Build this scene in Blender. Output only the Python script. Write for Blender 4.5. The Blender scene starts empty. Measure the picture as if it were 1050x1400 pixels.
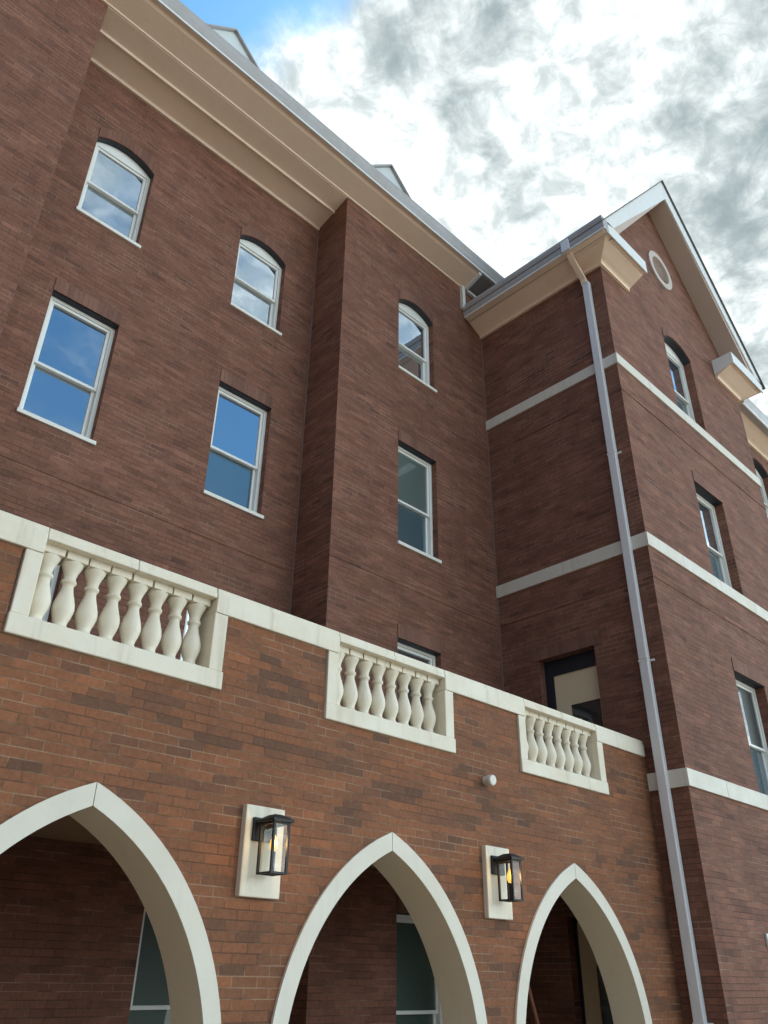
import bpy, bmesh, math, random
from mathutils import Vector, Matrix
from mathutils.geometry import tessellate_polygon
R = math.radians
random.seed(7)
S = bpy.context.scene
C = S.collection

# ------------------------------------------------------------------ camera
cd = bpy.data.cameras.new('camera'); cam = bpy.data.objects.new('camera', cd); C.objects.link(cam)
cd.sensor_fit = 'HORIZONTAL'; cd.sensor_width = 36.0; cd.lens = 36.0 * 1112.1 / 1050.0
cd.clip_start = 0.1; cd.clip_end = 3000
yaw, pit, rol = 0.77187, 0.52249, 0.013485
fw = Vector((math.sin(yaw) * math.cos(pit), math.cos(yaw) * math.cos(pit), math.sin(pit)))
rt = Vector((math.cos(yaw), -math.sin(yaw), 0)); up = rt.cross(fw)
rt2 = rt * math.cos(rol) + up * math.sin(rol); up2 = up * math.cos(rol) - rt * math.sin(rol)
m = Matrix((rt2, up2, -fw)).transposed().to_4x4(); m.translation = (0, 0, 1.6)
cam.matrix_world = m
S.camera = cam

# ------------------------------------------------------------------ light, sky, exposure
SUN_EL, SUN_AZ = R(47), R(57)            # azimuth from +Y towards +X: behind the gabled wing
S.view_settings.view_transform = 'Standard'; S.view_settings.look = 'None'
S.view_settings.gamma = 1.0; S.view_settings.exposure = 1.12; S.view_settings.use_curve_mapping = False
S.cycles.max_bounces = 8; S.cycles.diffuse_bounces = 5; S.cycles.glossy_bounces = 4
S.cycles.use_denoising = True; S.cycles.filter_width = 1.5
sund = Vector((math.sin(SUN_AZ) * math.cos(SUN_EL), math.cos(SUN_AZ) * math.cos(SUN_EL), math.sin(SUN_EL)))
sl = bpy.data.lights.new('sun', 'SUN'); sl.energy = 1.2; sl.angle = R(12); sl.color = (1.0, 0.95, 0.87)
so = bpy.data.objects.new('sun', sl); C.objects.link(so)
so.rotation_euler = sund.to_track_quat('Z', 'Y').to_euler(); so.location = (40, 20, 40)


class NT:
    """small helper for building node trees"""
    def __init__(s, nt): s.nt = nt; s.L = nt.links
    def n(s, t, **k):
        x = s.nt.nodes.new(t)
        for a, b in k.items(): setattr(x, a, b)
        return x
    def link(s, a, b): s.L.new(a, b)
    def val(s, sock, v):
        if hasattr(v, 'is_linked') or isinstance(v, bpy.types.NodeSocket): s.L.new(v, sock)
        else: sock.default_value = v
    def math(s, op, a, b=None, c=None, clamp=False):
        x = s.n('ShaderNodeMath', operation=op, use_clamp=clamp)
        s.val(x.inputs[0], a)
        if b is not None: s.val(x.inputs[1], b)
        if c is not None: s.val(x.inputs[2], c)
        return x.outputs[0]
    def vmath(s, op, a, b=None):
        x = s.n('ShaderNodeVectorMath', operation=op)
        s.val(x.inputs[0], a)
        if b is not None: s.val(x.inputs[1], b)
        return x
    def mix(s, f, a, b, blend='MIX'):
        x = s.n('ShaderNodeMix', data_type='RGBA', blend_type=blend)
        s.val(x.inputs[0], f); s.val(x.inputs[6], a); s.val(x.inputs[7], b)
        return x.outputs[2]
    def mr(s, v, a, b, c=0.0, d=1.0, smooth=True):
        x = s.n('ShaderNodeMapRange', interpolation_type='SMOOTHSTEP' if smooth else 'LINEAR')
        s.val(x.inputs[0], v); x.inputs[1].default_value = a; x.inputs[2].default_value = b
        x.inputs[3].default_value = c; x.inputs[4].default_value = d
        return x.outputs[0]
    def noise(s, vec, scale, detail=4, rough=0.55, dist=0.0, off=None):
        if off is not None: vec = s.vmath('ADD', vec, off).outputs[0]
        x = s.n('ShaderNodeTexNoise')
        s.link(vec, x.inputs['Vector']); x.inputs['Scale'].default_value = scale
        x.inputs['Detail'].default_value = detail; x.inputs['Roughness'].default_value = rough
        x.inputs['Distortion'].default_value = dist
        return x.outputs['Fac']
    def ramp(s, f, stops, interp='LINEAR'):
        x = s.n('ShaderNodeValToRGB'); r = x.color_ramp; r.interpolation = interp
        while len(r.elements) < len(stops): r.elements.new(0.5)
        for e, (p, c) in zip(r.elements, stops): e.position = p; e.color = (*c, 1)
        s.link(f, x.inputs[0]); return x.outputs[0]
    def comb(s, x, y, z):
        c = s.n('ShaderNodeCombineXYZ')
        for i, v in enumerate((x, y, z)): s.val(c.inputs[i], v)
        return c.outputs[0]
    def sep(s, v):
        c = s.n('ShaderNodeSeparateXYZ'); s.link(v, c.inputs[0]); return c.outputs


W = bpy.data.worlds.new('World'); S.world = W; W.use_nodes = True
W.node_tree.nodes.clear(); t = NT(W.node_tree)
out = t.n('ShaderNodeOutputWorld'); bg = t.n('ShaderNodeBackground'); bg.inputs[1].default_value = 0.1
t.link(bg.outputs[0], out.inputs[0])
sky = t.n('ShaderNodeTexSky', sky_type='NISHITA'); sky.sun_disc = False
sky.sun_elevation = SUN_EL; sky.sun_rotation = SUN_AZ
sky.air_density = 1.0; sky.dust_density = 0.6; sky.ozone_density = 1.6
tc = t.n('ShaderNodeTexCoord'); d = t.vmath('NORMALIZE', tc.outputs['Generated']).outputs[0]
dx, dy, dz = t.sep(d)
den = t.math('ADD', t.math('MAXIMUM', dz, 0.0), 0.18)
cv = t.comb(t.math('DIVIDE', dx, den), t.math('DIVIDE', dy, den), 0.0)     # a flat cloud deck overhead
sdot = t.vmath('DOT_PRODUCT', d, tuple(sund)).outputs['Value']
n1 = t.noise(cv, 4.2, 10, 0.60, 0.3, (3.1, 1.7, 0.3))
n2 = t.noise(cv, 5.0, 8, 0.55, 0.3, (2.3, 7.7, 1.1))
n3 = t.noise(cv, 15.0, 10, 0.62, 0.35, (4.4, 2.2, 9.1))
back = t.mr(dy, 0.02, -0.22)
band = t.math('MULTIPLY', t.math('MULTIPLY', t.mr(dz, 0.40, 0.50), t.mr(dz, 0.70, 0.62)), t.mr(dx, 0.62, 0.48))
low = t.math('MULTIPLY', back, t.mr(dz, 0.48, 0.36))
bias_front = t.mr(dx, 0.19, 0.37, -0.15, 0.34)
bias_back = t.math('SUBTRACT', t.math('ADD', t.math('MULTIPLY', low, 0.3), t.mr(dz, 0.64, 0.74, 0.0, 0.07)), t.math('MULTIPLY', band, 0.15))
bias = t.math('ADD', t.math('MULTIPLY', bias_front, t.math('SUBTRACT', 1.0, back)), t.math('MULTIPLY', bias_back, back))
cover = t.math('ADD', n1, bias)
mask = t.mr(cover, 0.38, 0.70)
glow = t.mr(sdot, 0.72, 1.0, 0.0, 1.0)
front = t.math('ADD', t.math('ADD', 1.0, t.math('MULTIPLY', back, 0.6)), t.math('MULTIPLY', low, t.mr(dx, -0.5, 0.5, 0.4, 6.2)))    # clouds behind the camera, out of view, brightened to light the front walls
n4 = t.noise(cv, 1.9, 4, 0.5, 0.2, (8.1, 3.3, 2.7))
thick = t.math('ADD', t.math('ADD', t.math('MULTIPLY', n2, 0.33), t.math('MULTIPLY', n3, 0.33)), t.math('MULTIPLY', n4, 0.34))
n5 = t.noise(cv, 24.0, 9, 0.62, 0.5, (2.2, 7.1, 3.6))
shade = t.mr(t.math('SUBTRACT', thick, t.math('MULTIPLY', glow, 0.055)), 0.37, 0.565)
bright = t.mix(glow, (4.6, 5.0, 5.0, 1), (6.6, 6.9, 6.8, 1))
grey = t.mix(glow, (1.35, 1.75, 1.92, 1), (1.7, 2.1, 2.2, 1))
cloud = t.vmath('MULTIPLY', t.mix(shade, t.mix(t.mr(n5, 0.38, 0.66, 0.0, 0.62), bright, grey), grey), t.comb(front, front, front)).outputs[0]
blue = t.mix(1.0, sky.outputs[0], (0.50, 0.92, 1.08, 1), 'MULTIPLY')
t.link(t.mix(mask, blue, cloud), bg.inputs[0])

# ------------------------------------------------------------------ materials


def mat(name):
    x = bpy.data.materials.new(name); x.use_nodes = True; x.node_tree.nodes.clear()
    t = NT(x.node_tree); o = t.n('ShaderNodeOutputMaterial'); p = t.n('ShaderNodeBsdfPrincipled')
    t.link(p.outputs[0], o.inputs[0]); return x, t, p, o


def brick(name, stops, mort_d, mort_l, soldier=False, bw=0.2115, bh=0.0671, lightmort=0.5, stain=0.35, wr=0.3, wb=0.35, vj=0.5):
    x, t, p, o = mat(name)
    g = t.n('ShaderNodeNewGeometry'); px, py, pz = t.sep(g.outputs['Position'])
    nx, ny, nz = t.sep(g.outputs['True Normal'])
    isx = t.math('GREATER_THAN', t.math('ABSOLUTE', nx), 0.7)
    isz = t.math('GREATER_THAN', t.math('ABSOLUTE', nz), 0.7)
    u = t.math('ADD', t.math('MULTIPLY', px, t.math('SUBTRACT', 1.0, isx)), t.math('MULTIPLY', py, isx))
    v = t.math('ADD', t.math('MULTIPLY', pz, t.math('SUBTRACT', 1.0, isz)), t.math('MULTIPLY', py, isz))
    wob = t.noise(t.comb(u, v, 0.0), 9.0, 2, 0.5)
    v = t.math('ADD', v, t.math('MULTIPLY', t.math('SUBTRACT', wob, 0.5), 0.006))
    if soldier:
        U, V = t.math('DIVIDE', u, bh), t.math('DIVIDE', t.math('ADD', v, 0.03), bw * 4)
        row, fz = t.math('FLOOR', V), t.math('FRACT', V)
        col, fu = t.math('FLOOR', U), t.math('FRACT', U)
        mu, mv = 0.15, 0.001
    else:
        V = t.math('DIVIDE', v, bh); row, fz = t.math('FLOOR', V), t.math('FRACT', V)
        half = t.math('MULTIPLY', t.math('FRACT', t.math('MULTIPLY', row, 0.5)), 1.0)
        jit = t.n('ShaderNodeTexWhiteNoise', noise_dimensions='1D'); t.link(row, jit.inputs['W'])
        U = t.math('ADD', t.math('DIVIDE', u, bw), t.math('ADD', half, t.math('MULTIPLY', jit.outputs['Value'], 0.16)))
        col, fu = t.math('FLOOR', U), t.math('FRACT', U)
        mu, mv = 0.045, 0.14
    wn = t.n('ShaderNodeTexWhiteNoise', noise_dimensions='3D')
    t.link(t.comb(col, row, t.math('ADD', isx, 0.37)), wn.inputs['Vector'])
    rnd = wn.outputs['Value']
    # neighbouring bricks of one batch drift together
    batch = t.noise(t.comb(t.math('MULTIPLY', col, 0.21), t.math('MULTIPLY', row, 0.30), isx), 1.4, 3, 0.6)
    streak = t.noise(t.comb(t.math('MULTIPLY', u, 2.0), t.math('MULTIPLY', row, 0.77), isx), 1.0, 3, 0.6)
    f = t.math('ADD', t.math('ADD', t.math('MULTIPLY', rnd, wr), t.math('MULTIPLY', t.mr(batch, 0.30, 0.70), wb)), t.math('MULTIPLY', t.mr(streak, 0.28, 0.72), 1.0 - wr - wb))
    bc = t.ramp(f, stops)
    wide = t.noise(g.outputs['Position'], 0.55, 4, 0.6)
    fine = t.noise(g.outputs['Position'], 38.0, 3, 0.65)
    bc = t.mix(t.mr(fine, 0.3, 0.7, 0.0, 0.45), bc, t.mix(1.0, bc, (0.62, 0.62, 0.64, 1), 'MULTIPLY'))
    e1 = t.math('MULTIPLY', t.mr(fu, 0.0, mu * 1.15), t.mr(fu, 1.0 - mu * 0.15, 1.0, 1.0, 0.0))
    e2 = t.math('MULTIPLY', t.mr(fz, 0.0, mv * 1.15), t.mr(fz, 1.0 - mv * 0.15, 1.0, 1.0, 0.0))
    e1 = t.mr(e1, 0.0, 1.0, 1.0 - vj, 1.0, False)
    bm_ = t.math('MULTIPLY', e1, e2)                                   # 1 on a brick, 0 in a joint
    mp = t.noise(t.comb(t.math('MULTIPLY', u, 0.8), t.math('MULTIPLY', v, 2.4), isx), 1.5, 4, 0.65)
    mc = t.mix(t.mr(mp, 0.62 - lightmort * 0.4, 0.82 - lightmort * 0.4), mort_d, mort_l)
    c = t.mix(bm_, mc, bc)
    drip = t.noise(t.comb(t.math('MULTIPLY', u, 3.2), t.math('MULTIPLY', pz, 0.30), t.math('MULTIPLY', isx, 7.0)), 1.0, 5, 0.6)
    st = t.math('ADD', t.mr(wide, 0.35, 0.72, 0.0, stain), t.mr(drip, 0.52, 0.74, 0.0, stain), clamp=True)
    c = t.mix(st, c, t.mix(1.0, c, (0.58, 0.55, 0.54, 1), 'MULTIPLY'))
    t.link(c, p.inputs['Base Color'])
    t.val(p.inputs['Roughness'], t.mr(fine, 0.2, 0.8, 0.72, 0.95))
    p.inputs['Specular IOR Level'].default_value = 0.25
    b = t.n('ShaderNodeBump'); b.inputs['Strength'].default_value = 0.55; b.inputs['Distance'].default_value = 0.006
    t.link(t.math('ADD', bm_, t.math('MULTIPLY', fine, 0.35)), b.inputs['Height']); t.link(b.outputs[0], p.inputs['Normal'])
    return x


def paint(name, col, dirt=(0.5, 0.46, 0.38), amount=0.35, rough=0.6, scale=3.0, bump=0.15, streak=0.0, metal=0.0):
    x, t, p, o = mat(name)
    g = t.n('ShaderNodeNewGeometry'); pos = g.outputs['Position']
    a = t.noise(pos, scale, 5, 0.65); b = t.noise(pos, scale * 14, 3, 0.6)
    f = t.math('MULTIPLY', t.mr(a, 0.38, 0.75), amount)
    c = t.mix(f, (*col, 1), tuple(col[i] * dirt[i] / max(dirt) * 0.85 for i in range(3)) + (1,))
    c = t.mix(t.mr(b, 0.45, 0.8, 0, amount * 0.4), c, t.mix(1.0, c, (0.72, 0.70, 0.66, 1), 'MULTIPLY'))
    if streak:
        px, py, pz = t.sep(pos)
        s_ = t.noise(t.comb(t.math('MULTIPLY', px, 9.0), t.math('MULTIPLY', py, 9.0), t.math('MULTIPLY', pz, 0.7)), 1.0, 4, 0.6)
        c = t.mix(t.mr(s_, 0.5, 0.78, 0, streak), c, t.mix(1.0, c, (0.55, 0.52, 0.47, 1), 'MULTIPLY'))
    t.link(c, p.inputs['Base Color']); t.val(p.inputs['Roughness'], t.mr(a, 0.2, 0.8, rough - 0.1, rough + 0.12))
    p.inputs['Metallic'].default_value = metal
    if bump:
        bp = t.n('ShaderNodeBump'); bp.inputs['Strength'].default_value = bump; bp.inputs['Distance'].default_value = 0.003
        t.link(t.noise(pos, 60, 4, 0.6), bp.inputs['Height']); t.link(bp.outputs[0], p.inputs['Normal'])
    return x


def pane_mat(name, inner, refl=0.55, wob=0.012):
    """window glass over a dark room or a drawn blind: sharp reflection on top of a dim body colour"""
    x, t, p, o = mat(name)
    g = t.n('ShaderNodeNewGeometry'); pos = g.outputs['Position']
    p.inputs['Base Color'].default_value = (*inner, 1); p.inputs['Roughness'].default_value = 0.5
    n = t.noise(pos, 1.1, 2, 0.5); c = t.mix(n, tuple(v * 0.7 for v in inner) + (1,), tuple(v * 1.3 for v in inner) + (1,))
    t.link(c, p.inputs['Base Color'])
    gl = t.n('ShaderNodeBsdfGlossy'); gl.inputs['Roughness'].default_value = 0.02
    gl.inputs['Color'].default_value = (0.92, 0.97, 1.0, 1)
    bp = t.n('ShaderNodeBump'); bp.inputs['Strength'].default_value = 0.25; bp.inputs['Distance'].default_value = wob
    t.link(t.noise(pos, 1.6, 2, 0.4), bp.inputs['Height']); t.link(bp.outputs[0], gl.inputs['Normal'])
    lw = t.n('ShaderNodeLayerWeight'); lw.inputs['Blend'].default_value = 0.35
    f = t.mr(lw.outputs['Facing'], 0.0, 1.0, refl * 0.45, min(1.0, refl * 1.7), False)
    mx = t.n('ShaderNodeMixShader'); t.link(f, mx.inputs[0]); t.link(p.outputs[0], mx.inputs[1]); t.link(gl.outputs[0], mx.inputs[2])
    t.link(mx.outputs[0], o.inputs[0]); return x


M = {}
M['brick'] = brick('brick_main', [(0.0, (0.108, 0.052, 0.037)), (0.35, (0.200, 0.090, 0.060)), (0.65, (0.248, 0.110, 0.072)), (1.0, (0.335, 0.150, 0.098))],
                   (0.080, 0.045, 0.035, 1), (0.38, 0.26, 0.20, 1), lightmort=0.46, wr=0.32, wb=0.30, vj=0.7)
M['brick_porch'] = brick('brick_porch', [(0.0, (0.130, 0.068, 0.044)), (0.28, (0.172, 0.082, 0.049)), (0.42, (0.235, 0.100, 0.052)), (0.7, (0.282, 0.113, 0.055)), (1.0, (0.385, 0.145, 0.066))],
                         (0.12, 0.068, 0.044, 1), (0.40, 0.27, 0.175, 1), lightmort=0.50, stain=0.25, wr=0.34, wb=0.50, vj=0.8)
M['soldier'] = brick('brick_soldier', [(0.0, (0.13, 0.068, 0.052)), (0.5, (0.225, 0.112, 0.080)), (1.0, (0.31, 0.150, 0.103))],
                     (0.07, 0.048, 0.040, 1), (0.15, 0.10, 0.08, 1), soldier=True, lightmort=0.3)
M['stone'] = paint('painted_stone', (0.76, 0.69, 0.56), amount=0.35, streak=0.45)
M['soffit'] = paint('arch_soffit_warm_light', (0.82, 0.72, 0.54), amount=0.22, scale=2.0, streak=0.10)  # arch paint with warm bounce light put into the colour
M['surround'] = paint('arch_paint', (0.70, 0.65, 0.55), amount=0.22, scale=2.0, streak=0.12)
M['belt'] = paint('belt_stone', (0.66, 0.62, 0.54), amount=0.3, scale=4, streak=0.2)
M['cream'] = paint('cream_trim', (0.86, 0.69, 0.545), amount=0.25, rough=0.5, scale=1.5, bump=0.06, streak=0.12)
M['white'] = paint('white_frame', (0.78, 0.79, 0.76), amount=0.2, rough=0.45, bump=0.03)
M['sill'] = paint('white_sill', (0.78, 0.76, 0.70), amount=0.35, rough=0.6, scale=6)
M['gutter'] = paint('gutter_metal', (0.40, 0.385, 0.385), amount=0.3, rough=0.4, bump=0.02, streak=0.25)
M['spout'] = paint('downspout_metal', (0.74, 0.74, 0.75), amount=0.2, rough=0.38, bump=0.03, streak=0.15)
M['fascia'] = paint('white_fascia', (0.74, 0.75, 0.74), amount=0.2, rough=0.5, bump=0.03, streak=0.15)
M['rake'] = paint('rake_soffit', (0.50, 0.40, 0.34), amount=0.2, rough=0.6, bump=0.05)
M['vent_ring'] = paint('vent_ring_paint', (0.52, 0.45, 0.41), amount=0.3, rough=0.6)
M['dull_soffit'] = paint('grey_soffit', (0.28, 0.26, 0.25), amount=0.4, rough=0.8)
M['shingle'] = paint('roof_shingle', (0.12, 0.125, 0.13), amount=0.5, rough=0.9, scale=8, bump=0.5)
M['siding'] = paint('dormer_siding', (0.62, 0.66, 0.66), amount=0.2, rough=0.6)
M['black'] = paint('black_metal', (0.010, 0.010, 0.012), amount=0.3, rough=0.6, bump=0.05)
M['navy'] = paint('navy_frame', (0.012, 0.016, 0.026), amount=0.2, rough=0.5, bump=0.02)
M['door'] = paint('door_paint', (0.72, 0.60, 0.40), amount=0.2, rough=0.5, bump=0.03)
M['ceiling'] = paint('porch_ceiling', (0.45, 0.33, 0.20), amount=0.3, rough=0.8)
M['floor'] = paint('terrace_deck', (0.30, 0.28, 0.26), amount=0.5, rough=0.9)
M['sealant'] = paint('joint_sealant', (0.20, 0.13, 0.11), amount=0.3, rough=0.8)
M['ground'] = paint('pale_paving', (0.48, 0.39, 0.29), amount=0.5, rough=0.9, scale=0.6)
M['pole'] = paint('red_brown_pole', (0.22, 0.08, 0.05), amount=0.4, rough=0.5, scale=9)
M['dome'] = paint('dome_plastic', (0.70, 0.66, 0.60), amount=0.3, rough=0.45, scale=9)
M['pane'] = pane_mat('window_glass', (0.020, 0.045, 0.07), 0.98)
M['pane_teal'] = pane_mat('window_glass_blind', (0.075, 0.13, 0.12), 0.34)
M['pane_porch'] = pane_mat('porch_window_glass', (0.05, 0.085, 0.07), 0.25)
M['pane_screen'] = pane_mat('screened_glass', (0.016, 0.065, 0.09), 0.30)
M['pane_dark'] = pane_mat('dark_glass', (0.008, 0.014, 0.014), 0.09)
x, t, p, o = mat('lantern_glass')
gl = t.n('ShaderNodeBsdfGlossy'); gl.inputs['Roughness'].default_value = 0.03
tr = t.n('ShaderNodeBsdfTransparent'); tr.inputs['Color'].default_value = (0.95, 0.94, 0.90, 1)
mx = t.n('ShaderNodeMixShader'); mx.inputs[0].default_value = 0.07
t.link(tr.outputs[0], mx.inputs[1]); t.link(gl.outputs[0], mx.inputs[2]); t.link(mx.outputs[0], o.inputs[0])
M['lantern_glass'] = x
x, t, p, o = mat('bulb_glow')
p.inputs['Base Color'].default_value = (0.25, 0.14, 0.04, 1); p.inputs['Emission Color'].default_value = (1.0, 0.52, 0.11, 1)
p.inputs['Emission Strength'].default_value = 0.7
M['bulb'] = x

# ------------------------------------------------------------------ mesh helpers


def bx(bm, x0, x1, y0, y1, z0, z1):
    v = [bm.verts.new((x, y, z)) for z in (z0, z1) for y in (y0, y1) for x in (x0, x1)]
    for f in ((0, 2, 3, 1), (4, 5, 7, 6), (0, 1, 5, 4), (2, 6, 7, 3), (0, 4, 6, 2), (1, 3, 7, 5)):
        bm.faces.new([v[i] for i in f])
    return bm


def prism(bm, poly, axis, a, b):
    """closed polygon in the plane across axis, run from a to b along axis"""
    def P(u, v, w): return {'x': (w, u, v), 'y': (u, w, v), 'z': (u, v, w)}[axis]
    A = [bm.verts.new(P(u, v, a)) for u, v in poly]; B = [bm.verts.new(P(u, v, b)) for u, v in poly]
    n = len(poly)
    for i in range(n): bm.faces.new((A[i], A[(i + 1) % n], B[(i + 1) % n], B[i]))
    tri = tessellate_polygon([[Vector((u, v, 0)) for u, v in poly]])
    for q in tri:
        bm.faces.new([A[i] for i in q]); bm.faces.new([B[i] for i in reversed(q)])
    return bm


def tube(bm, pts, r, n=10):
    pts = [Vector(p) for p in pts]; rings = []
    for i, p in enumerate(pts):
        d = (pts[min(i + 1, len(pts) - 1)] - pts[max(i - 1, 0)]).normalized()
        a = d.orthogonal().normalized(); b = d.cross(a)
        rings.append([bm.verts.new(p + (a * math.cos(2 * math.pi * k / n) + b * math.sin(2 * math.pi * k / n)) * r) for k in range(n)])
    for q in range(len(rings) - 1):
        for k in range(n): bm.faces.new((rings[q][k], rings[q][(k + 1) % n], rings[q + 1][(k + 1) % n], rings[q + 1][k]))
    bm.faces.new(rings[0]); bm.faces.new(list(reversed(rings[-1])))
    return bm


def lathe(bm, prof, c, n=24):
    """prof: (r, z) from the bottom up, turned about the vertical through c"""
    rings = [[bm.verts.new((c[0] + r * math.cos(2 * math.pi * k / n), c[1] + r * math.sin(2 * math.pi * k / n), c[2] + z)) for k in range(n)] for r, z in prof]
    for q in range(len(rings) - 1):
        for k in range(n): bm.faces.new((rings[q][k], rings[q][(k + 1) % n], rings[q + 1][(k + 1) % n], rings[q + 1][k]))
    bm.faces.new(list(reversed(rings[0]))); bm.faces.new(rings[-1])
    return bm


def obj(name, bm, m, parent=None, bevel=0.0, smooth=False, recalc=True):
    bmesh.ops.remove_doubles(bm, verts=bm.verts, dist=1e-5)
    if recalc: bmesh.ops.recalc_face_normals(bm, faces=bm.faces)
    me = bpy.data.meshes.new(name); bm.to_mesh(me); bm.free(); me.materials.append(m)
    if smooth:
        for pl in me.polygons: pl.use_smooth = True
    o = bpy.data.objects.new(name, me); C.objects.link(o)
    if parent: o.parent = parent; o.matrix_parent_inverse = parent.matrix_basis.inverted()
    if bevel:
        b = o.modifiers.new('bevel', 'BEVEL'); b.width = bevel; b.segments = 2; b.limit_method = 'ANGLE'; b.angle_limit = R(40)
    return o


def thing(name, label, cat, loc, group=None):
    o = bpy.data.objects.new(name, None); o.location = loc; C.objects.link(o); o.empty_display_size = 0.3
    o['label'] = label; o['category'] = cat
    if group: o['group'] = group
    return o


def NB(): return bmesh.new()


def arc_pts(x0, x1, z1, rise, n=14):
    """points of a segmental head from (x0,z1) to (x1,z1)"""
    if rise <= 0: return [(x0, z1), (x1, z1)]
    h = (x1 - x0) / 2; r = (h * h + rise * rise) / (2 * rise); cz = z1 + rise - r; cx = (x0 + x1) / 2
    a = math.asin(h / r)
    return [(cx + r * math.sin(-a + 2 * a * k / n), cz + r * math.cos(-a + 2 * a * k / n)) for k in range(n + 1)]


def hole(x0, x1, z0, z1, rise=0.0): return [(x1, z0), (x0, z0)] + arc_pts(x0, x1, z1, rise)


def face(bm, axis, c, outline, holes, depth):
    """a wall face in the plane axis=c with openings, each with its brick reveal running inwards by depth"""
    def P(u, z, w=0.0): return (u, c + w, z) if axis == 'y' else (c + w, u, z)
    loops = [outline] + holes; flat = [q for l in loops for q in l]
    vs = [bm.verts.new(P(*q)) for q in flat]
    want = Vector((0, -1, 0)) if axis == 'y' else Vector((-1, 0, 0))
    for tr in tessellate_polygon([[Vector((u, z, 0)) for u, z in l] for l in loops]):
        a, b, d_ = (vs[i].co for i in tr)
        nrm = (b - a).cross(d_ - a)
        if nrm.length < 1e-9: continue
        bm.faces.new([vs[i] for i in (tr if nrm.dot(want) > 0 else reversed(tr))])
    for h in holes:
        ctr = Vector(P(sum(q[0] for q in h) / len(h), sum(q[1] for q in h) / len(h), depth / 2))
        n = len(h)
        for i in range(n):
            a, b = h[i], h[(i + 1) % n]
            q = [Vector(P(*a)), Vector(P(*b)), Vector(P(*b, depth)), Vector(P(*a, depth))]
            nn = (q[1] - q[0]).cross(q[2] - q[0])
            if nn.dot(ctr - (q[0] + q[2]) / 2) < 0: q.reverse()
            bm.faces.new([bm.verts.new(v) for v in q])
    return bm


def quad(bm, *pts): bm.faces.new([bm.verts.new(p) for p in pts]); return bm


# ------------------------------------------------------------------ windows


def ring(bm, x0, x1, z0, z1, w, y0, y1):
    bx(bm, x0, x1, y0, y1, z0, z0 + w); bx(bm, x0, x1, y0, y1, z1 - w, z1)
    bx(bm, x0, x0 + w, y0 + .0005, y1, z0 + w, z1 - w); bx(bm, x1 - w, x1, y0 + .0005, y1, z0 + w, z1 - w)


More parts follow.
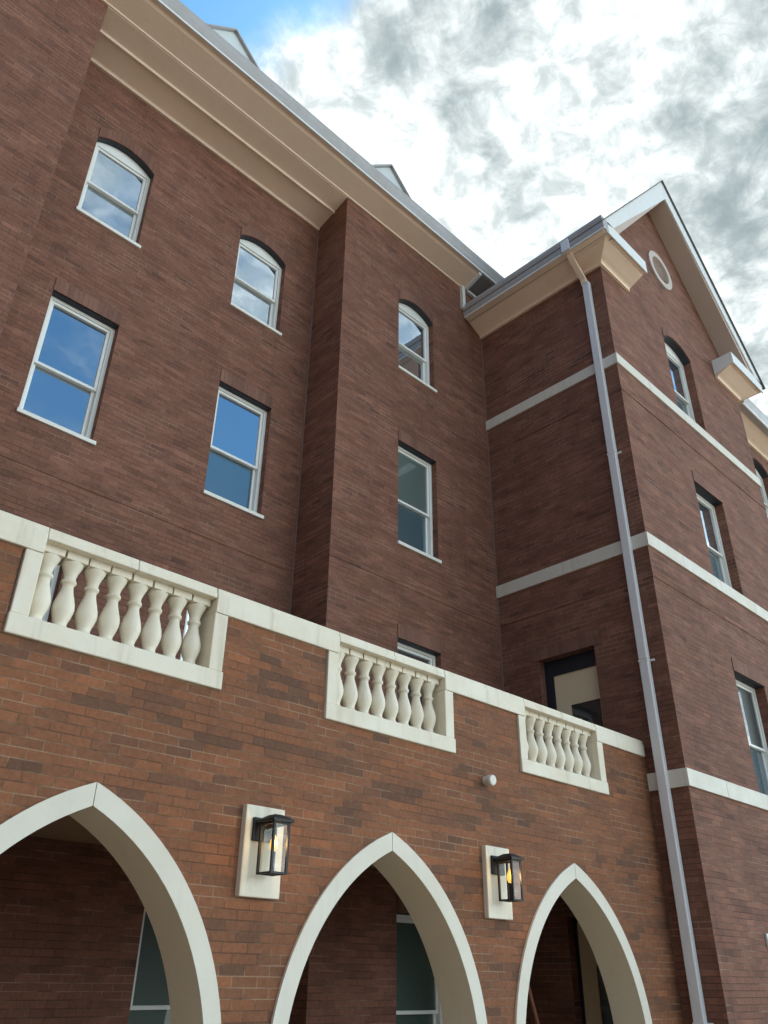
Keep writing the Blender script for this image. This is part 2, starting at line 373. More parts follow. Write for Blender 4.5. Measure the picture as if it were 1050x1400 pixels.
def window(parent, yw, x0, x1, z0, z1, rise=0.0, depth=0.09, up='pane', lo='pane', sill=True, mid=0.52, lintel=True):
    """double hung sash window in an opening of a wall facing -Y"""
    y = yw + depth; fw_ = 0.052
    zs = z0 + (0.075 if sill else 0.0)
    top = z1 + rise
    gz1 = z1 - 0.035 if rise else z1 - fw_          # straight head of the glazed part
    b = NB()
    outer = [(x1, zs), (x0, zs)] + arc_pts(x0, x1, z1, rise)
    inner = [(x0 + fw_, zs + 0.04), (x0 + fw_, gz1), (x1 - fw_, gz1), (x1 - fw_, zs + 0.04)]
    flat = outer + inner
    F = [b.verts.new((u, y, z)) for u, z in flat]; K = [b.verts.new((u, y + 0.12, z)) for u, z in flat]
    for tr in tessellate_polygon([[Vector((u, z, 0)) for u, z in outer], [Vector((u, z, 0)) for u, z in inner]]):
        b.faces.new([F[i] for i in tr]); b.faces.new([K[i] for i in reversed(tr)])
    for base, n in ((0, len(outer)), (len(outer), len(inner))):
        for i in range(n):
            j = (i + 1) % n; b.faces.new((F[base + i], F[base + j], K[base + j], K[base + i]))
    win = obj('window', b, M['white'], parent, bevel=0.004)
    zm = zs + 0.04 + (gz1 - zs - 0.04) * (1 - mid)
    xa, xb = x0 + fw_ + .001, x1 - fw_ - .001
    b = NB(); ring(b, xa, xb, zm - 0.03, gz1 - .001, 0.038, y + 0.02, y + 0.055)
    obj('sash', b, M['white'], win, bevel=0.004)
    b = NB(); ring(b, xa, xb, zs + 0.041, zm + 0.012, 0.040, y + 0.060, y + 0.095)
    obj('sash', b, M['white'], win, bevel=0.004)
    b = NB(); quad(b, (xa, y + 0.041, zm - .03), (xb, y + 0.041, zm - .03), (xb, y + 0.043, gz1), (xa, y + 0.043, gz1)); obj('pane', b, M[up], win, recalc=False)
    b = NB(); quad(b, (xa, y + 0.080, zs + .041), (xb, y + 0.081, zs + .041), (xb, y + 0.081, zm), (xa, y + 0.080, zm)); obj('pane', b, M[lo], win, recalc=False)
    if sill:
        b = NB(); prism(b, [(yw - 0.035, z0), (yw - 0.035, z0 + 0.052), (y + 0.02, z0 + 0.075), (y + 0.02, z0)], 'x', x0 - 0.02, x1 + 0.035)
        obj('sill', b, M['sill'], win, bevel=0.005)
    hd = arc_pts(x0 + .001, x1 - .001, z1, rise); b = NB()   # thin dark strip along the underside of the head
    for (a0, b0), (a1, b1) in zip(hd, hd[1:]):
        V = [b.verts.new(q) for q in ((a0, yw + .012, b0 - .002), (a1, yw + .012, b1 - .002), (a1, y + .03, b1 - .002), (a0, y + .03, b0 - .002),
                                      (a0, yw + .012, b0 - .010), (a1, yw + .012, b1 - .010), (a1, y - .001, b1 - .010), (a0, y - .001, b0 - .010))]
        for f in ((4, 5, 6, 7), (0, 1, 5, 4), (0, 3, 2, 1), (2, 3, 7, 6)): b.faces.new([V[i] for i in f])
    obj('head_strip', b, M['navy'], win)
    if lintel:                                       # soldier course, a little proud of the wall
        lo_ = arc_pts(x0 - 0.001, x1 + 0.0, z1, rise); hi = arc_pts(x0 - 0.001, x1 + 0.0, z1 + 0.205, rise * 1.0)
        b = NB(); n = len(lo_)
        for i in range(n - 1):
            pts = [lo_[i], lo_[i + 1], hi[i + 1], hi[i]]
            A = [b.verts.new((u, yw - 0.013, z)) for u, z in pts]; B = [b.verts.new((u, yw + 0.01, z)) for u, z in pts]
            b.faces.new(A); b.faces.new((A[0], A[1], B[1], B[0])); b.faces.new((A[2], A[3], B[3], B[2]))
            if i == 0: b.faces.new((A[3], A[0], B[0], B[3]))
            if i == n - 2: b.faces.new((A[1], A[2], B[2], B[1]))
        obj('lintel', b, M['soldier'], win)
    return win


# ------------------------------------------------------------------ shared dimensions (metres)
YA, YM, YR, YF, YX = 5.20, 7.376, 8.14, 4.685, 5.25     # porch front, bay fronts, recess, gable front, set-back right front
XL, XM, XW, XG = 1.613, 6.185, 9.77, 15.12              # right edge of left bay, left edge of middle bay, wing side wall, right edge of gable front
ZE, ZR, ZW = 13.47, 13.24, 12.485                       # wall heads: bays, recess, wing
RC = [(2.180, 3.077), (4.643, 5.562)]                   # window columns in the recess
MC = (7.470, 8.355)
GC = (11.86, 12.92)

# ------------------------------------------------------------------ ground
b = NB()
quad(b, (-700, -700, 0), (700, -700, 0), (700, 700, 0), (-700, 700, 0))
g = obj('ground', b, M['ground']); g['kind'] = 'structure'

# ------------------------------------------------------------------ main building
main = thing('brick_building', 'long dark brick building with cream cornice, behind the arched porch and left of the gable', 'building', (4, 8, 0))
levels_r = [(0.42, 2.29, 0), (3.80, 5.65, 0), (7.055, 8.935, 0), (10.365, 11.90, 0.16)]
levels_m = [(0.42, 2.285, 0), (3.80, 5.668, 0), (7.105, 8.955, 0), (10.385, 11.95, 0.165)]
b = NB()
face(b, 'y', YR, [(XL, 0), (XM, 0), (XM, ZR), (XL, ZR)], [hole(*c, *l) for c in RC for l in levels_r], 0.11)
obj('wall', b, M['brick'], main, recalc=False)
b = NB()
face(b, 'y', YM, [(XM, 0), (XW, 0), (XW, 13.9), (XM, ZE)] if False else [(XM, 0), (XW + 1.2, 0), (XW + 1.2, ZE), (XM, ZE)], [hole(*MC, *l) for l in levels_m], 0.115)
quad(b, (XM, YR + .3, 0), (XM, YM, 0), (XM, YM, ZE), (XM, YR + .3, ZE))
obj('wall', b, M['brick'], main, recalc=False)
b = NB()
bl_w = [(-0.9, 0.0), (-3.6, -2.7)]
face(b, 'y', YM, [(-6, 0), (XL, 0), (XL, ZE), (-6, ZE)], [hole(*c, *l) for c in bl_w for l in levels_m], 0.10)
quad(b, (XL, YM, 0), (XL, YR + .3, 0), (XL, YR + .3, ZE), (XL, YM, ZE))
quad(b, (-6, 18, 0), (-6, YM, 0), (-6, YM, ZE), (-6, 18, ZE))
quad(b, (24, 18, 0), (-6, 18, 0), (-6, 18, ZE), (24, 18, ZE))
obj('wall', b, M['brick'], main, recalc=False)
for i, c in enumerate(RC):
    for k, l in enumerate(levels_r):
        up_, lo_ = ('pane_porch', 'pane_porch') if k == 0 else ('pane_teal', 'pane_teal') if k == 1 else ('pane', 'pane_screen' if (k == 2 and i == 1) else 'pane')
        window(main, YR, *c, *l, depth=0.10, up=up_, lo=lo_, mid=0.56 if k == 2 else 0.52)
for k, l in enumerate(levels_m):
    up_, lo_ = [('pane_porch', 'pane_porch'), ('pane', 'pane'), ('pane_teal', 'pane_screen'), ('pane', 'pane')][k]
    window(main, YM, *MC, *l, depth=0.105, up=up_, lo=lo_, mid=0.55)
for c in bl_w:
    for l in levels_m: window(main, YM, *c, *l, depth=0.09)
# ledges: one projecting course per storey
b = NB(); bx(b, XL + .001, XM - .002, YR - 0.008, YR + 0.01, 6.46, 6.518); obj('ledge', b, M['brick'], main)
b = NB(); bx(b, XM - 0.008, XW - .013, YM - 0.008, YM + 0.01, 6.47, 6.528); obj('ledge', b, M['brick'], main)
b = NB(); bx(b, -6, XL, YM - 0.008, YM + 0.01, 6.47, 6.528); obj('ledge', b, M['brick'], main)
# unseen left wing, added to block sky and bounce warm light on the walls
b = NB(); lx = -7.2
quad(b, (lx, 18, 0), (lx, -5, 0), (lx, -5, ZW), (lx, 18, ZW)); quad(b, (lx, -5, 0), (lx - 9, -5, 0), (lx - 9, -5, ZW), (lx, -5, ZW))
quad(b, (lx - 9, -5, 0), (lx - 9, 18, 0), (lx - 9, 18, ZW), (lx - 9, -5, ZW))
obj('wall', b, M['brick'], main)
b = NB(); prism(b, [(lx + .4, ZW), (lx - 4.5, ZW + 5.2), (lx - 9.4, ZW)], 'y', -5.4, 18); obj('roof', b, M['shingle'], main)
b = NB(); bx(b, XM - 0.016, XM + .001, YR - 0.016, YR + .001, 0, ZR); obj('joint_sealant', b, M['sealant'], main)
# cornice: deep stepped soffit over the recess, one step over the bays
b = NB()
prism(b, [(YR + .02, 13.235), (YR - .035, 13.235), (YR - .035, 13.265), (YR - .05, 13.285), (7.745, 13.372), (7.735, 13.345), (7.70, 13.345), (7.695, 13.392),
          (7.40, 13.458), (7.376, 13.462), (7.376, 13.62), (YR + .02, 13.62)], 'x', XL + .002, XM - .002)
prism(b, [(7.40, 13.4705), (7.352, 13.4705), (7.345, 13.495), (7.02, 13.600), (6.98, 13.635), (6.93, 13.635), (6.93, 13.75), (7.40, 13.75)], 'x', -6, 9.255)
obj('cornice', b, M['cream'], main, bevel=0.004)
b = NB()
prism(b, [(7.03, 13.637), (6.908, 13.637), (6.904, 13.675), (6.885, 13.715), (6.868, 13.79), (6.845, 13.845), (6.840, 13.905), (6.85, 13.905), (6.86, 13.87), (7.03, 13.87)], 'x', -6, 11.2)
obj('gutter', b, M['gutter'], main, bevel=0.003)
b = NB(); prism(b, [(6.925, 13.625), (6.895, 13.625), (6.893, 13.662), (6.925, 13.662)], 'x', -6, 11.2)
obj('gutter_lip', b, M['fascia'], main)
# where the cornice stops against the wing eave: a white end board and a darker grey soffit beyond it
b = NB()
prism(b, [(7.376, 13.435), (7.30, 13.435), (6.93, 13.57), (6.93, 13.64), (7.376, 13.64)], 'x', 9.2555, 9.325)
bx(b, 9.17, 9.25, 7.30, 7.374, 12.9, 13.47)
bx(b, 9.33, 10.3, 7.31, 7.374, 13.43, 13.5)
obj('end_board', b, M['fascia'], main, bevel=0.004)
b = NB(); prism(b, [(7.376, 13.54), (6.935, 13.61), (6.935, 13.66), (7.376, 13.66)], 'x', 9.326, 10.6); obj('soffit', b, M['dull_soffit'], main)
# roof
b = NB()
ry0, rz0, rym = 6.87, 13.885, 12.6; rz1 = rz0 + (rym - ry0) * 1.28
quad(b, (-6.4, ry0, rz0), (14.5, ry0, rz0), (14.5, rym, rz1), (-6.4, rym, rz1))
quad(b, (14.5, 18.3, rz0), (-6.4, 18.3, rz0), (-6.4, rym, rz1), (14.5, rym, rz1))
quad(b, (-6, 18.3, rz0), (-6, ry0, rz0), (-6, rym, rz1)) if False else b.faces.new([b.verts.new(q) for q in ((-6, 18.3, rz0), (-6, ry0, rz0), (-6, rym, rz1))])
obj('roof', b, M['shingle'], main, recalc=False)
for cx in (3.765, 7.63, -0.1):                       # little gabled dormers, only their tips clear the gutter
    b = NB(); ap, hw = 16.03, 0.70; eb = ap - hw * 0.98
    prism(b, [(cx - hw, 14.9), (cx + hw, 14.9), (cx + hw, eb), (cx, ap), (cx - hw, eb)], 'y', 7.80, 9.6)
    dm = obj('dormer', b, M['siding'], main)
    b = NB()
    for s in (-1, 1):
        prism(b, [(cx, ap + 0.006), (cx, ap + 0.05), (cx + s * (hw + .12), eb - 0.068), (cx + s * (hw + .12), eb - 0.112)], 'y', 7.74, 9.7)
    obj('dormer_roof', b, M['gutter'], dm)

# ------------------------------------------------------------------ gabled wing
wing = thing('gabled_wing', 'tall brick gabled wing with white belt courses, right of the arched porch', 'building', (12.4, 8, 0))
XC = 12.43; SL = 1.222
def rz(x, top=16.23): return top - abs(x - XC) * SL
g_lv = [(0.5, 2.3, 0), (3.905, 5.66, 0), (7.185, 8.995, 0), (10.50, 12.22, 0.20)]
NV = 28; VC, VR = (12.36, 14.30), 0.45
vent_hole = [(VC[0] + (VR - .02) * math.cos(2 * math.pi * k / NV), VC[1] + (VR - .02) * math.sin(2 * math.pi * k / NV)) for k in range(NV)]
b = NB()
face(b, 'y', YF, [(XW, 0), (XG, 0), (XG, ZW), (XG, rz(XG)), (XC, 16.23), (XW, rz(XW)), (XW, ZW)], [hole(*GC, *l) for l in g_lv] + [vent_hole], 0.16)
DY0, DY1, DZ0, DZ1 = 5.735, 6.690, 3.58, 5.755       # terrace door; the porch door stands below it
face(b, 'x', XW, [(YF, 0), (YM + .3, 0), (YM + .3, ZW + .3), (YF, ZW + .3)],
     [[(DY1, DZ0), (DY0, DZ0), (DY0, DZ1), (DY1, DZ1)], [(6.60, .02), (5.65, .02), (5.65, 2.33), (6.60, 2.33)]], 0.17)
quad(b, (XG, YF, 0), (XG, YX + .2, 0), (XG, YX + .2, 13.2), (XG, YF, 13.2))
obj('wall', b, M['brick'], wing, recalc=False)
g4 = (16.72, 17.75, 10.50, 12.0, 0.2); g4b = [(16.72, 17.75, *l) for l in g_lv[:3]]
b = NB()
face(b, 'y', YX, [(XG - .2, 0), (24, 0), (24, ZW + .1), (XG - .2, ZW + .1)], [hole(*g4)] + [hole(*q) for q in g4b], 0.16)
quad(b, (24, YX, 0), (24, 18, 0), (24, 18, ZW + .1), (24, YX, ZW + .1))
obj('wall', b, M['brick'], wing, recalc=False)
for k, l in enumerate(g_lv):
    window(wing, YF, *GC, *l, depth=0.15, sill=(k == 0), up='pane_dark' if k < 2 else 'pane', lo='pane_screen', mid=0.55)
window(wing, YX, *g4, depth=0.15, sill=True, lo='pane_screen')
for q in g4b: window(wing, YX, *q, depth=0.15, sill=True)
# belt courses, cut into stones
for z0, z1, yend in ((10.295, 10.495, YM), (6.972, 7.180, YM), (3.685, 3.897, YA + .0)):
    b = NB()
    x = XW - 0.03; cuts = [x, x + 1.05]
    while cuts[-1] < XG - 0.9: cuts.append(cuts[-1] + 1.22)
    cuts.append(XG + 0.03)
    for a, c in zip(cuts, cuts[1:]): bx(b, a + (.003 if a > XW else 0), c - .003, YF - 0.03, YF + .02, z0, z1)
    y = YF + 0.0205; ys = [y, y + 0.22]
    while ys[-1] < yend - 1.0: ys.append(ys[-1] + 1.16)
    ys.append(yend)
    for a, c in zip(ys, ys[1:]): bx(b, XW - 0.03, XW + .02, a + .003, c - .003, z0, z1)
    obj('belt_course', b, M['belt'], wing, bevel=0.004)
for z in (6.49, 9.77):
    b = NB(); bx(b, XW - 0.010, XW + .01, YF + .004, YM - .02, z, z + 0.06); bx(b, XW - .010, XG, YF - 0.010, YF + .003, z - .0, z + 0.06); obj('ledge', b, M['brick'], wing)
b = NB(); bx(b, XW - 0.016, XW + .001, YM - 0.016, YM + .001, 3.6, ZW); obj('joint_sealant', b, M['sealant'], wing)
# cornice along the side wall, turned round the corner on to the gable front
prof = [(0.0, ZW), (-0.05, ZW), (-0.05, ZW + .055), (-0.075, ZW + .075), (-0.14, ZW + .10), (-0.31, ZW + .185), (-0.335, ZW + .21), (-0.38, ZW + .215), (-0.40, ZW + .24), (-0.40, ZW + .42), (0.0, ZW + .42)]
def sweep(bm, prof, path):
    """path: list of (corner point, outward x, outward y) mitred"""
    rings = [[bm.verts.new((p[0] - u * p[2], p[1] - u * p[3], z)) for u, z in prof] for p in path]
    n = len(prof)
    for a, c in zip(rings, rings[1:]):
        for i in range(n): bm.faces.new((a[i], a[(i + 1) % n], c[(i + 1) % n], c[i]))
    bm.faces.new(rings[0]); bm.faces.new(list(reversed(rings[-1])))
b = NB()
sweep(b, prof, [(XW, YM - .002, 0, -1, 0)[:2] + (-1, 0), (XW, YF, -1, -1), (10.665, YF, 0, -1)])
obj('cornice', b, M['cream'], wing, bevel=0.003)
b = NB(); sweep(b, prof, [(14.12, YF, 0, -1), (XG, YF, 1, -1), (XG, YX, 1, 0)]); obj('cornice', b, M['cream'], wing, bevel=0.003)
b = NB(); sweep(b, prof, [(XG, YX, 0, -1), (24, YX, 0, -1)]); obj('cornice', b, M['cream'], wing, bevel=0.003)
b = NB()                                             # white boards on the cornice returns
bx(b, 9.345, 10.685, YF - .425, YF - .402, 12.685, 12.965)
bx(b, 10.667, 10.687, YF - .40, YF - .001, 12.72, 12.965)
bx(b, 9.36, 10.66, YF - .403, YF, 12.95, 12.966)
obj('return_board', b, M['fascia'], wing, bevel=0.003)
b = NB(); bx(b, 14.10, 15.535, YF - .425, YF - .402, 12.685, 12.965)
prism(b, [(YF - .001, 12.60), (YF - .30, 12.672), (YF - .4015, 12.69), (YF - .4015, 12.965), (YF - .001, 12.965)], 'x', 14.098, 14.118)
bx(b, 14.12, 15.5, YF - .403, YF, 12.95, 12.966)
obj('return_board', b, M['fascia'], wing, bevel=0.003)
gp = [(-0.36, 12.695), (-0.505, 12.695), (-0.515, 12.73), (-0.53, 12.77), (-0.545, 12.87), (-0.565, 12.91), (-0.565, 12.972), (-0.36, 12.95)]
b = NB(); prism(b, [(XW + u, z) for u, z in gp], 'y', YF - .43, YM - .01); gut = obj('gutter', b, M['gutter'], wing, bevel=0.003)
b = NB(); bx(b, XW - .4995, XW - .395, YF - .40, YM - .03, 12.678, 12.694); obj('soffit', b, M['cream'], wing)
b = NB(); prism(b, [(XW - .505, 12.685), (XW - .525, 12.685), (XW - .527, 12.715), (XW - .505, 12.715)], 'y', YF - .432, YM - .03); obj('gutter_lip', b, M['fascia'], gut)
b = NB(); prism(b, [(YX + u, z) for u, z in gp], 'x', XG + .42, 24); obj('gutter', b, M['gutter'], wing, bevel=0.003)
b = NB(); prism(b, [(YX - .50, 12.67), (YX - .53, 12.67), (YX - .53, 12.72), (YX - .50, 12.72)], 'x', XG + .415, 24); bx(b, XG + .40, XG + .418, YX - .57, YX - .3, 12.67, 12.975); obj('gutter_lip', b, M['fascia'], wing)
# rakes: board, soffit behind it, shingle edge on top
yo = YF - 0.415
def zt(x): return 16.745 - abs(x - XC) * SL          # top of the rake board
for s, xe in ((-1, 9.255), (1, 15.60)):
    b = NB(); lo_e = xe - s * 0.36
    prism(b, [(XC, zt(XC)), (XC, zt(XC) - .56), (lo_e, 12.967), (xe, 12.967), (xe, zt(xe))], 'y', yo - .012, yo + .018)
    obj('bargeboard', b, M['fascia'], wing, bevel=0.003)
    b = NB(); prism(b, [(XC, zt(XC) - .553), (XC, zt(XC) - .02), (xe - s * .3, zt(xe - s * .3) - .02), (xe - s * .3, zt(xe - s * .3) - .553)], 'y', yo + .019, YF + .04)
    obj('rake_soffit', b, M['rake'], wing)
    b = NB(); prism(b, [(XC, zt(XC) + .003), (XC, zt(XC) + .028), (xe + s * .03, zt(xe + s * .03) + .028), (xe + s * .03, zt(xe + s * .03) + .003)], 'y', yo - .05, 16.5)
    obj('roof', b, M['shingle'], wing)
b = NB(); prism(b, [(YX - .52, 12.98), (11.0, 17.6), (18.2, 13.0)], 'x', XG - .3, 24.3); obj('roof', b, M['shingle'], wing)
b = NB(); prism(b, [(19.5, 13.3), (21.5, 13.3), (21.5, 15.0), (20.5, 15.9), (19.5, 15.0)], 'y', 5.9, 8.0); dm = obj('dormer', b, M['shingle'], wing)
# round attic vent: white ring, louvres inside
b = NB()
A = []
for rr, yy in ((VR, YF + .0), (VR, YF - .035), (VR - .13, YF - .035), (VR - .13, YF + .05)):
    A.append([b.verts.new((VC[0] + rr * math.cos(2 * math.pi * k / 40), yy, VC[1] + rr * math.sin(2 * math.pi * k / 40))) for k in range(40)])
for q in range(3):
    for k in range(40): b.faces.new((A[q][k], A[q][(k + 1) % 40], A[q + 1][(k + 1) % 40], A[q + 1][k]))
vent = obj('attic_vent', b, M['vent_ring'], wing)
b = NB()
for k in range(9):
    z = VC[1] - .30 + k * .072; h = math.sqrt(max(0.0, (VR - .125) ** 2 - (z + .03 - VC[1]) ** 2))
    if h > .05: prism(b, [(YF + .02, z), (YF + .075, z + .06), (YF + .08, z + .05), (YF + .025, z - .01)], 'x', VC[0] - h, VC[0] + h)
bx(b, VC[0] - .36, VC[0] + .36, YF + .081, YF + .09, VC[1] - .36, VC[1] + .36)
obj('louvre', b, M['rake'], vent)


def side_door(y0, y1, z0, z1, head, jamb, gy0, gy1, gz0, gz1, note):
    """door in the side wall facing -X: dark frame, cream leaf with a dark light"""
    X = XW + 0.135
    b = NB(); bx(b, X, X + .05, y0 + .001, y1 - .001, z1 - head, z1 - .001)
    bx(b, X, X + .05, y1 - jamb, y1 - .001, z0, z1 - head); bx(b, X, X + .05, y0 + .001, y0 + .03, z0, z1 - head)
    dr = obj('door', b, M['navy'], wing)
    b = NB(); leaf = [(y0 + .03, z0), (y1 - jamb, z0), (y1 - jamb, z1 - head), (y0 + .03, z1 - head)]
    a, c = leaf[0], leaf[2]
    bx(b, X + .02, X + .06, a[0], gy0, a[1], c[1]); bx(b, X + .02, X + .06, gy1, c[0], a[1], c[1])
    bx(b, X + .021, X + .06, gy0, gy1, a[1], gz0); bx(b, X + .021, X + .06, gy0, gy1, gz1, c[1])
    lf = obj('door_leaf', b, M['door'], dr)
    b = NB(); bx(b, X + .035, X + .05, gy0, gy1, gz0, gz1); obj('glass', b, M['pane_dark'], dr)
    return dr, X


dr, X = side_door(DY0, DY1, DZ0, DZ1, 0.235, 0.14, 5.83, 6.31, 3.8, 5.045, '')
b = NB(); bx(b, X + .028, X + .0345, 6.17, 6.25, 4.72, 4.83); obj('notice', b, M['siding'], dr)
side_door(5.65, 6.60, 0.02, 2.33, 0.06, 0.04, 5.75, 6.34, 0.3, 1.80, '')
b = NB()                                             # soldier course over the terrace door
for zz in (DZ1,): bx(b, XW - 0.013, XW + .01, DY0 - .1, DY1 + .12, zz, zz + .205)
obj('lintel', b, M['soldier'], wing)

# ------------------------------------------------------------------ arched porch
porch = thing('arched_porch', 'one storey brick porch with pointed white arches and a balustraded terrace on top', 'porch', (5, YA, 0))
AC = [2.485 + 2.707 * k for k in (-1, 0, 1, 2)]
XP0 = -2.6
CO, RO = (-0.645, 0.985), 1.8236
CI, RI = (-0.6845, 0.949), 1.7358
def half_arch(c, r, zb, n=22):
    """right half from the springing up to the apex, x relative to the arch centre"""
    a1 = math.acos(-c[0] / r)                        # at the apex x = 0
    pts = [(c[0] + r, zb)] if zb < c[1] else []
    return pts + [(c[0] + r * math.cos(a1 * k / n), c[1] + r * math.sin(a1 * k / n)) for k in range(n + 1)]
ho = half_arch(CO, RO, 0.0); hi_ = half_arch(CI, RI, 0.0)
def arch_loop(cx, h): return [(cx + x, z) for x, z in h] + [(cx - x, z) for x, z in reversed(h[:-1])]
PB = YA + 0.30                                       # back of the parapet
ZT = 4.10                                            # underside of the cap
b = NB()
out_ = [(XP0, 0)]
for c in AC: out_ += list(reversed([(c + x, max(z, 0.0)) for x, z in ho] + [(c - x, z) for x, z in reversed(ho[:-1])]))
out_ += [(XW - .002, 0)]
# top edge, right to left, notched at each balustrade
nt_ = []
for c in reversed(AC):
    c = c + 0.023
    nt_ += [(c + .835, ZT), (c + .835, 3.495), (c - .835, 3.495), (c - .835, ZT)]
out_ += [(XW - .002, ZT)] + nt_ + [(XP0, ZT)]
prism(b, out_, 'y', YA, PB)
bx(b, XP0, XP0 + .3, PB + .001, YM - .002, 0, ZT - .3)  # unseen end wall, added to cut light entering the porch from the left
obj('wall', b, M['brick_porch'], porch)
for c in AC:
    b = NB()
    for s in (-1, 1):
        o_ = [(c + s * max(x, .003), z) for x, z in ho]; i_ = [(c + s * max(x, .003), z) for x, z in hi_]
        n = len(o_)
        F0 = [b.verts.new((u, YA - .022, z)) for u, z in o_]; F1 = [b.verts.new((u, YA - .022, z)) for u, z in i_]
        B0 = [b.verts.new((u, YA + .36, z)) for u, z in o_]; B1 = [b.verts.new((u, YA + .36, z)) for u, z in i_]
        for k in range(n - 1):
            b.faces.new((F0[k], F0[k + 1], F1[k + 1], F1[k])); b.faces.new((B0[k], B0[k + 1], B1[k + 1], B1[k]))
            b.faces.new((F0[k], F0[k + 1], B0[k + 1], B0[k]))
        b.faces.new((F0[-1], F1[-1], B1[-1], B0[-1])); b.faces.new((F0[0], F1[0], B1[0], B0[0]))
    ar = obj('arch_surround', b, M['surround'], porch)
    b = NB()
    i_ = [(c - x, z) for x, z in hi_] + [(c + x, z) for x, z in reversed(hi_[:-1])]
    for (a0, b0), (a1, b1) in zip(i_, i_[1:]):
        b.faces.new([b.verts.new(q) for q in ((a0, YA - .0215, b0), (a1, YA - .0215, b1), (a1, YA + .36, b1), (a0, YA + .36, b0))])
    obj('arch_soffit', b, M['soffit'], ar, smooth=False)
b = NB(); bx(b, XP0, XW - .003, YA + .37, YR - .003, 2.735, 2.80); obj('ceiling', b, M['ceiling'], porch)
b = NB(); bx(b, XP0, XW - .003, PB + .002, YM - .02, 3.45, 3.56); bx(b, XL + .01, XM - .02, YM - .02, YR - .02, 3.45, 3.56); obj('terrace_floor', b, M['floor'], porch)
b = NB(); bx(b, XP0, XW - .003, YA + .001, YA + .3, 2.80, 2.801); b.free()
b = NB(); bx(b, XP0, XW - .003, YA - .05, YR - .004, -.02, .05); obj('floor', b, M['pole'], porch)
# cap stones on the piers, thin rail stones over the openings
b = NB(); y0, y1 = YA - .028, PB + .02
edges = [XP0]
for c in AC:
    c += .023
    edges += [c - .70, c + .70]
edges.append(XW - .035)
for i in range(0, len(edges), 2):
    bx(b, edges[i] + .003, edges[i + 1] - .003, y0, y1, ZT, 4.258); bx(b, edges[i] + .003, edges[i + 1] - .003, y0 + .012, y1 - .012, 4.2582, 4.304)
for i in range(1, len(edges) - 1, 2):
    xm_ = (edges[i] + edges[i + 1]) / 2
    for a, c in ((edges[i], xm_), (xm_, edges[i + 1])):
        bx(b, a, c - .004, y0 + .001, y1 - .001, 4.214, 4.2575); bx(b, a, c - .004, y0 + .012, y1 - .012, 4.2582, 4.303)
obj('cap', b, M['stone'], porch, bevel=0.006)
# balustrades
BP = [(0.0742, 0), (0.0742, .026), (0.0667, .032), (0.0537, .043), (0.0452, .060), (0.0505, .083), (0.0645, .120), (0.0742, .155), (0.0763, .182), (0.0720, .215), (0.0591, .262), (0.0462, .303), (0.0398, .335),
      (0.0408, .358), (0.0505, .364), (0.0537, .376), (0.0505, .388), (0.0419, .394), (0.0430, .420), (0.0505, .448), (0.0634, .478), (0.0752, .505), (0.0785, .520)]
yb = YA + 0.125
protob = None
for c in AC:
    c = c + 0.023
    b = NB(); bx(b, c - .83, c + .83, YA - .03, PB - .005, 3.497, 3.637)
    bal = obj('balustrade', b, M['stone'], porch, bevel=0.008)
    for s in (-1, 1):
        b = NB(); bx(b, c + min(s * .70, s * .822), c + max(s * .70, s * .822), YA - .021, PB - .006, 3.6375, ZT - .0015)
        obj('post', b, M['stone'], bal, bevel=0.006)
    for s in (-1, 1):
        pass
    for k in range(8):
        xk = c + (k - 3.5) * .1735
        if protob is None:
            b = NB(); lathe(b, BP, (0, 0, .0), 28); bx(b, -.0785, .0785, -.0785, .0785, .52, .5765)
            protob = ob = obj('baluster', b, M['stone'], bal)
            for pl in ob.data.polygons: pl.use_smooth = len(pl.vertices) == 4 and abs(pl.normal.z) < .97 and pl.area < .01 and abs(pl.center.z - .55) > .035
        else:
            ob = protob.copy(); C.objects.link(ob); ob.parent = bal
        ob.matrix_parent_inverse = porch.matrix_basis.inverted() if False else Matrix()
        ob.matrix_parent_inverse = bal.matrix_basis.inverted()
        ob.location = (xk, yb, 3.638); ob.rotation_euler = (0, 0, random.uniform(-.04, .04))

# ------------------------------------------------------------------ wall lanterns


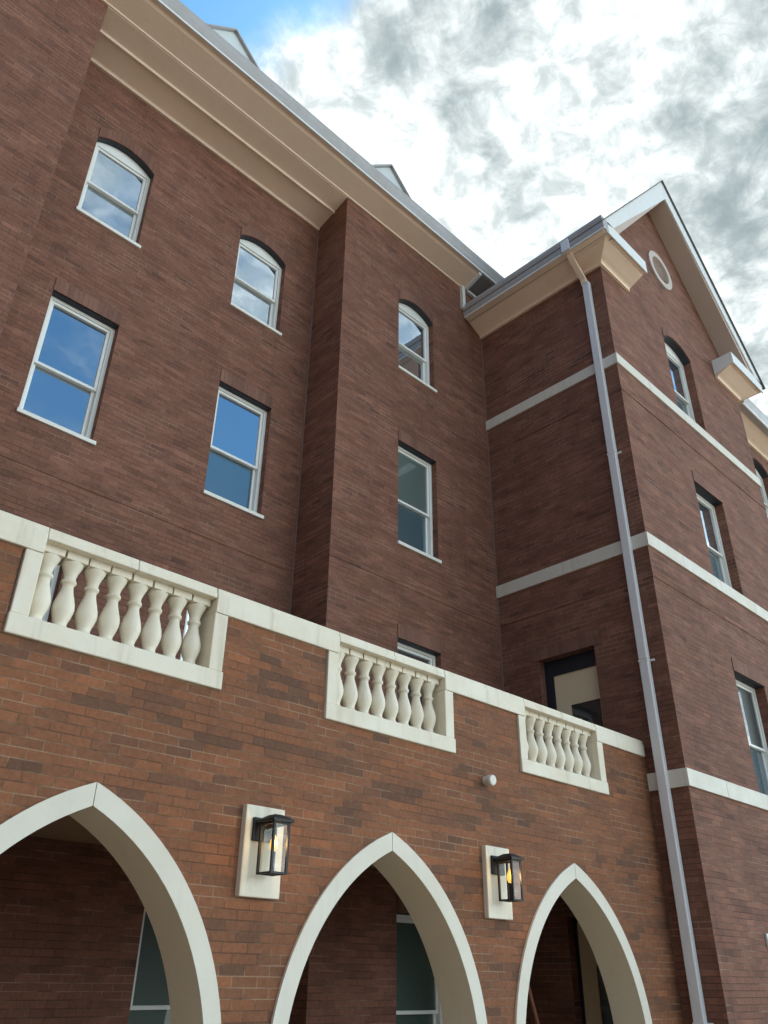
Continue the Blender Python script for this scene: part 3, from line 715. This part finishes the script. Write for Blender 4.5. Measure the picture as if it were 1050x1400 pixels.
def lantern(xc, label):
    xb = xc - .012
    root = thing('wall_lantern', label, 'lantern', (xc, YA - .02, 2.4), 'black lanterns lit on white blocks between the arches')
    b = NB(); bx(b, xc - .178, xc + .178, YA - .05, YA + .01, 2.097, 2.712); obj('mounting_block', b, M['stone'], root, bevel=0.008)
    yb0, yf = YA - .262, YA - .108                   # lantern body front and back
    yb1 = yf
    b = NB(); bx(b, xb - .105, xb + .075, YA - .075, YA - .05, 2.465, 2.625); bx(b, xb - .04, xb + .04, YA - .110, YA - .075, 2.57, 2.62); obj('backplate', b, M['black'], root, bevel=0.003)
    w, z0, z1 = .066, 2.238, 2.585
    b = NB(); r_ = .0085
    for sx in (-1, 1):
        for y in (yb0, yb1): bx(b, xb + sx * w - r_, xb + sx * w + r_, y - r_, y + r_, z0, z1)
        bx(b, xb + sx * w - r_ + .0005, xb + sx * w + r_ - .0005, yb0 + r_, yb1 - r_, z0 + .0005, z0 + .0135); bx(b, xb + sx * w - r_ + .0005, xb + sx * w + r_ - .0005, yb0 + r_, yb1 - r_, z1 - .018, z1 - .001)
    for y in (yb0, yb1):
        bx(b, xb - w + r_, xb + w - r_, y - r_ + .0005, y + r_ - .0005, z0 + .0005, z0 + .0135); bx(b, xb - w + r_, xb + w - r_, y - r_ + .0005, y + r_ - .0005, z1 - .018, z1 - .001)
    bx(b, xb - .012, xb + .012, (yb0 + yb1) / 2 - .012, (yb0 + yb1) / 2 + .012, z0 + .0006, z0 + .012)
    bx(b, xb - .006, xb + .006, yb0 + r_, yb1 - r_, z0 + .001, z0 + .012)
    fr = obj('frame', b, M['black'], root)
    b = NB(); e = .028; ym = (yb0 + yb1) / 2
    lo_ = [(xb - w - e, yb0 - e), (xb + w + e, yb0 - e), (xb + w + e, yb1 + e), (xb - w - e, yb1 + e)]
    hi2 = [(xb - .035, ym - .04), (xb + .035, ym - .04), (xb + .035, ym + .04), (xb - .035, ym + .04)]
    V = [[b.verts.new((x_, y_, z_)) for x_, y_ in L] for L, z_ in ((lo_, z1), (lo_, z1 + .016), (hi2, z1 + .052))]
    for q in range(2):
        for k in range(4): b.faces.new((V[q][k], V[q][(k + 1) % 4], V[q + 1][(k + 1) % 4], V[q + 1][k]))
    b.faces.new(V[0]); b.faces.new(V[2]); obj('roof', b, M['black'], root)
    for (a0, a1) in (((-w, yb0), (w, yb0)), ((-w, yb1), (w, yb1)), ((-w, yb0), (-w, yb1)), ((w, yb0), (w, yb1))):
        b = NB(); quad(b, (xb + a0[0], a0[1], z0 + .013), (xb + a1[0], a1[1], z0 + .013), (xb + a1[0], a1[1], z1 - .017), (xb + a0[0], a0[1], z1 - .017)); obj('glass_pane', b, M['lantern_glass'], root)
    b = NB(); lathe(b, [(.016, 0), (.016, .13), (.019, .132), (.019, .14)], (xb, ym, z0 + .012), 14); obj('candle', b, M['black'], root, smooth=True)
    b = NB(); lathe(b, [(.013, 0), (.024, .018), (.030, .042), (.027, .068), (.015, .098), (.003, .122)], (xb, ym, z0 + .152), 16); obj('bulb', b, M['bulb'], root, smooth=True)
    lp = bpy.data.lights.new('bulb_light', 'POINT'); lp.energy = 1.8; lp.color = (1.0, .66, .30); lp.shadow_soft_size = .02
    lo2 = bpy.data.objects.new('bulb_light', lp); C.objects.link(lo2); lo2.parent = root; lo2.matrix_parent_inverse = root.matrix_basis.inverted(); lo2.location = (xb + .0, ym - .035, z0 + .21)


lantern(3.833, 'black lantern on a white block between the left and middle arches')
lantern(6.577, 'black lantern on a white block below the white round cap on the wall')

# ------------------------------------------------------------------ downspout
ds = thing('downspout', 'long grey metal downspout running down the wing corner beside the porch', 'downspout', (9.7, 4.96, 0))
dx0, dx1 = XW - .100, XW - .012; yc = 4.975; hw = .064
b = NB(); prev = 0.0
for z in (0.05, 5.34, 8.65, 12.24):
    if prev or z > 1: bx(b, dx0, dx1, yc - hw, yc + hw, prev, z - .004)
    prev = z
obj('pipe', b, M['spout'], ds, bevel=0.012)
b = NB()
for z in (5.34, 8.65, 1.25): bx(b, dx0 - .006, dx1 + .010, yc - hw - .006, yc + hw + .006, z - .03, z - .004); bx(b, dx1 - .02, dx1 + .011, yc - hw - .06, yc - hw - .006, z - .03, z - .005)
obj('bracket', b, M['spout'], ds, bevel=0.003)
b = NB()
path = [((9.30, 9.38), 12.70), ((9.30, 9.38), 12.64), ((dx0, dx1), 12.31), ((dx0, dx1), 12.20)]
rings = [[b.verts.new(q) for q in ((a, yc + .03 - hw * .8 - k * .0, z), (a, yc + .03 + hw * .8, z), (c, yc + .03 + hw * .8, z), (c, yc + .03 - hw * .8, z))] for k, ((a, c), z) in enumerate(path)]
for q in range(3):
    for k in range(4): b.faces.new((rings[q][k], rings[q][(k + 1) % 4], rings[q + 1][(k + 1) % 4], rings[q + 1][k]))
b.faces.new(rings[0]); b.faces.new(rings[-1])
obj('elbow', b, M['cream'], ds, bevel=0.01)  # cornice reflection put into the elbow's colour
b = NB(); bx(b, 9.195, 9.235, yc - .05, yc + .11, 12.675, 12.93); obj('outlet', b, M['spout'], ds, bevel=0.01)

# ------------------------------------------------------------------ small things on the porch
b = NB(); bx(b, 11.12, 11.42, YF - .03, YF + .001, 1.99, 2.15); obj('nameplate', b, M['white'], wing, bevel=0.006)
cap = thing('vent_cap', 'small round white vent cap sticking out of the brick left of the right balustrade', 'vent cap', (6.53, YA, 3.315))
b = NB(); tube(b, [(6.50, YA + .01, 3.315), (6.50, YA - .045, 3.315)], .042, 18); obj('collar', b, M['dome'], cap)
b = NB(); tube(b, [(6.50, YA - .045, 3.315), (6.50, YA - .085, 3.31), (6.50, YA - .105, 3.308)], .052, 20); obj('hood', b, M['dome'], cap, bevel=0.012)
b = NB(); tube(b, [(8.12, 6.24, 2.23), (8.375, 6.24, 1.552), (8.96, 6.24, 0.0)], .024, 12)
po = obj('leaning_pole', b, M['pole'], None, smooth=True)
po['label'] = 'reddish brown pole leaning in the dark inside the right arch'; po['category'] = 'pole'
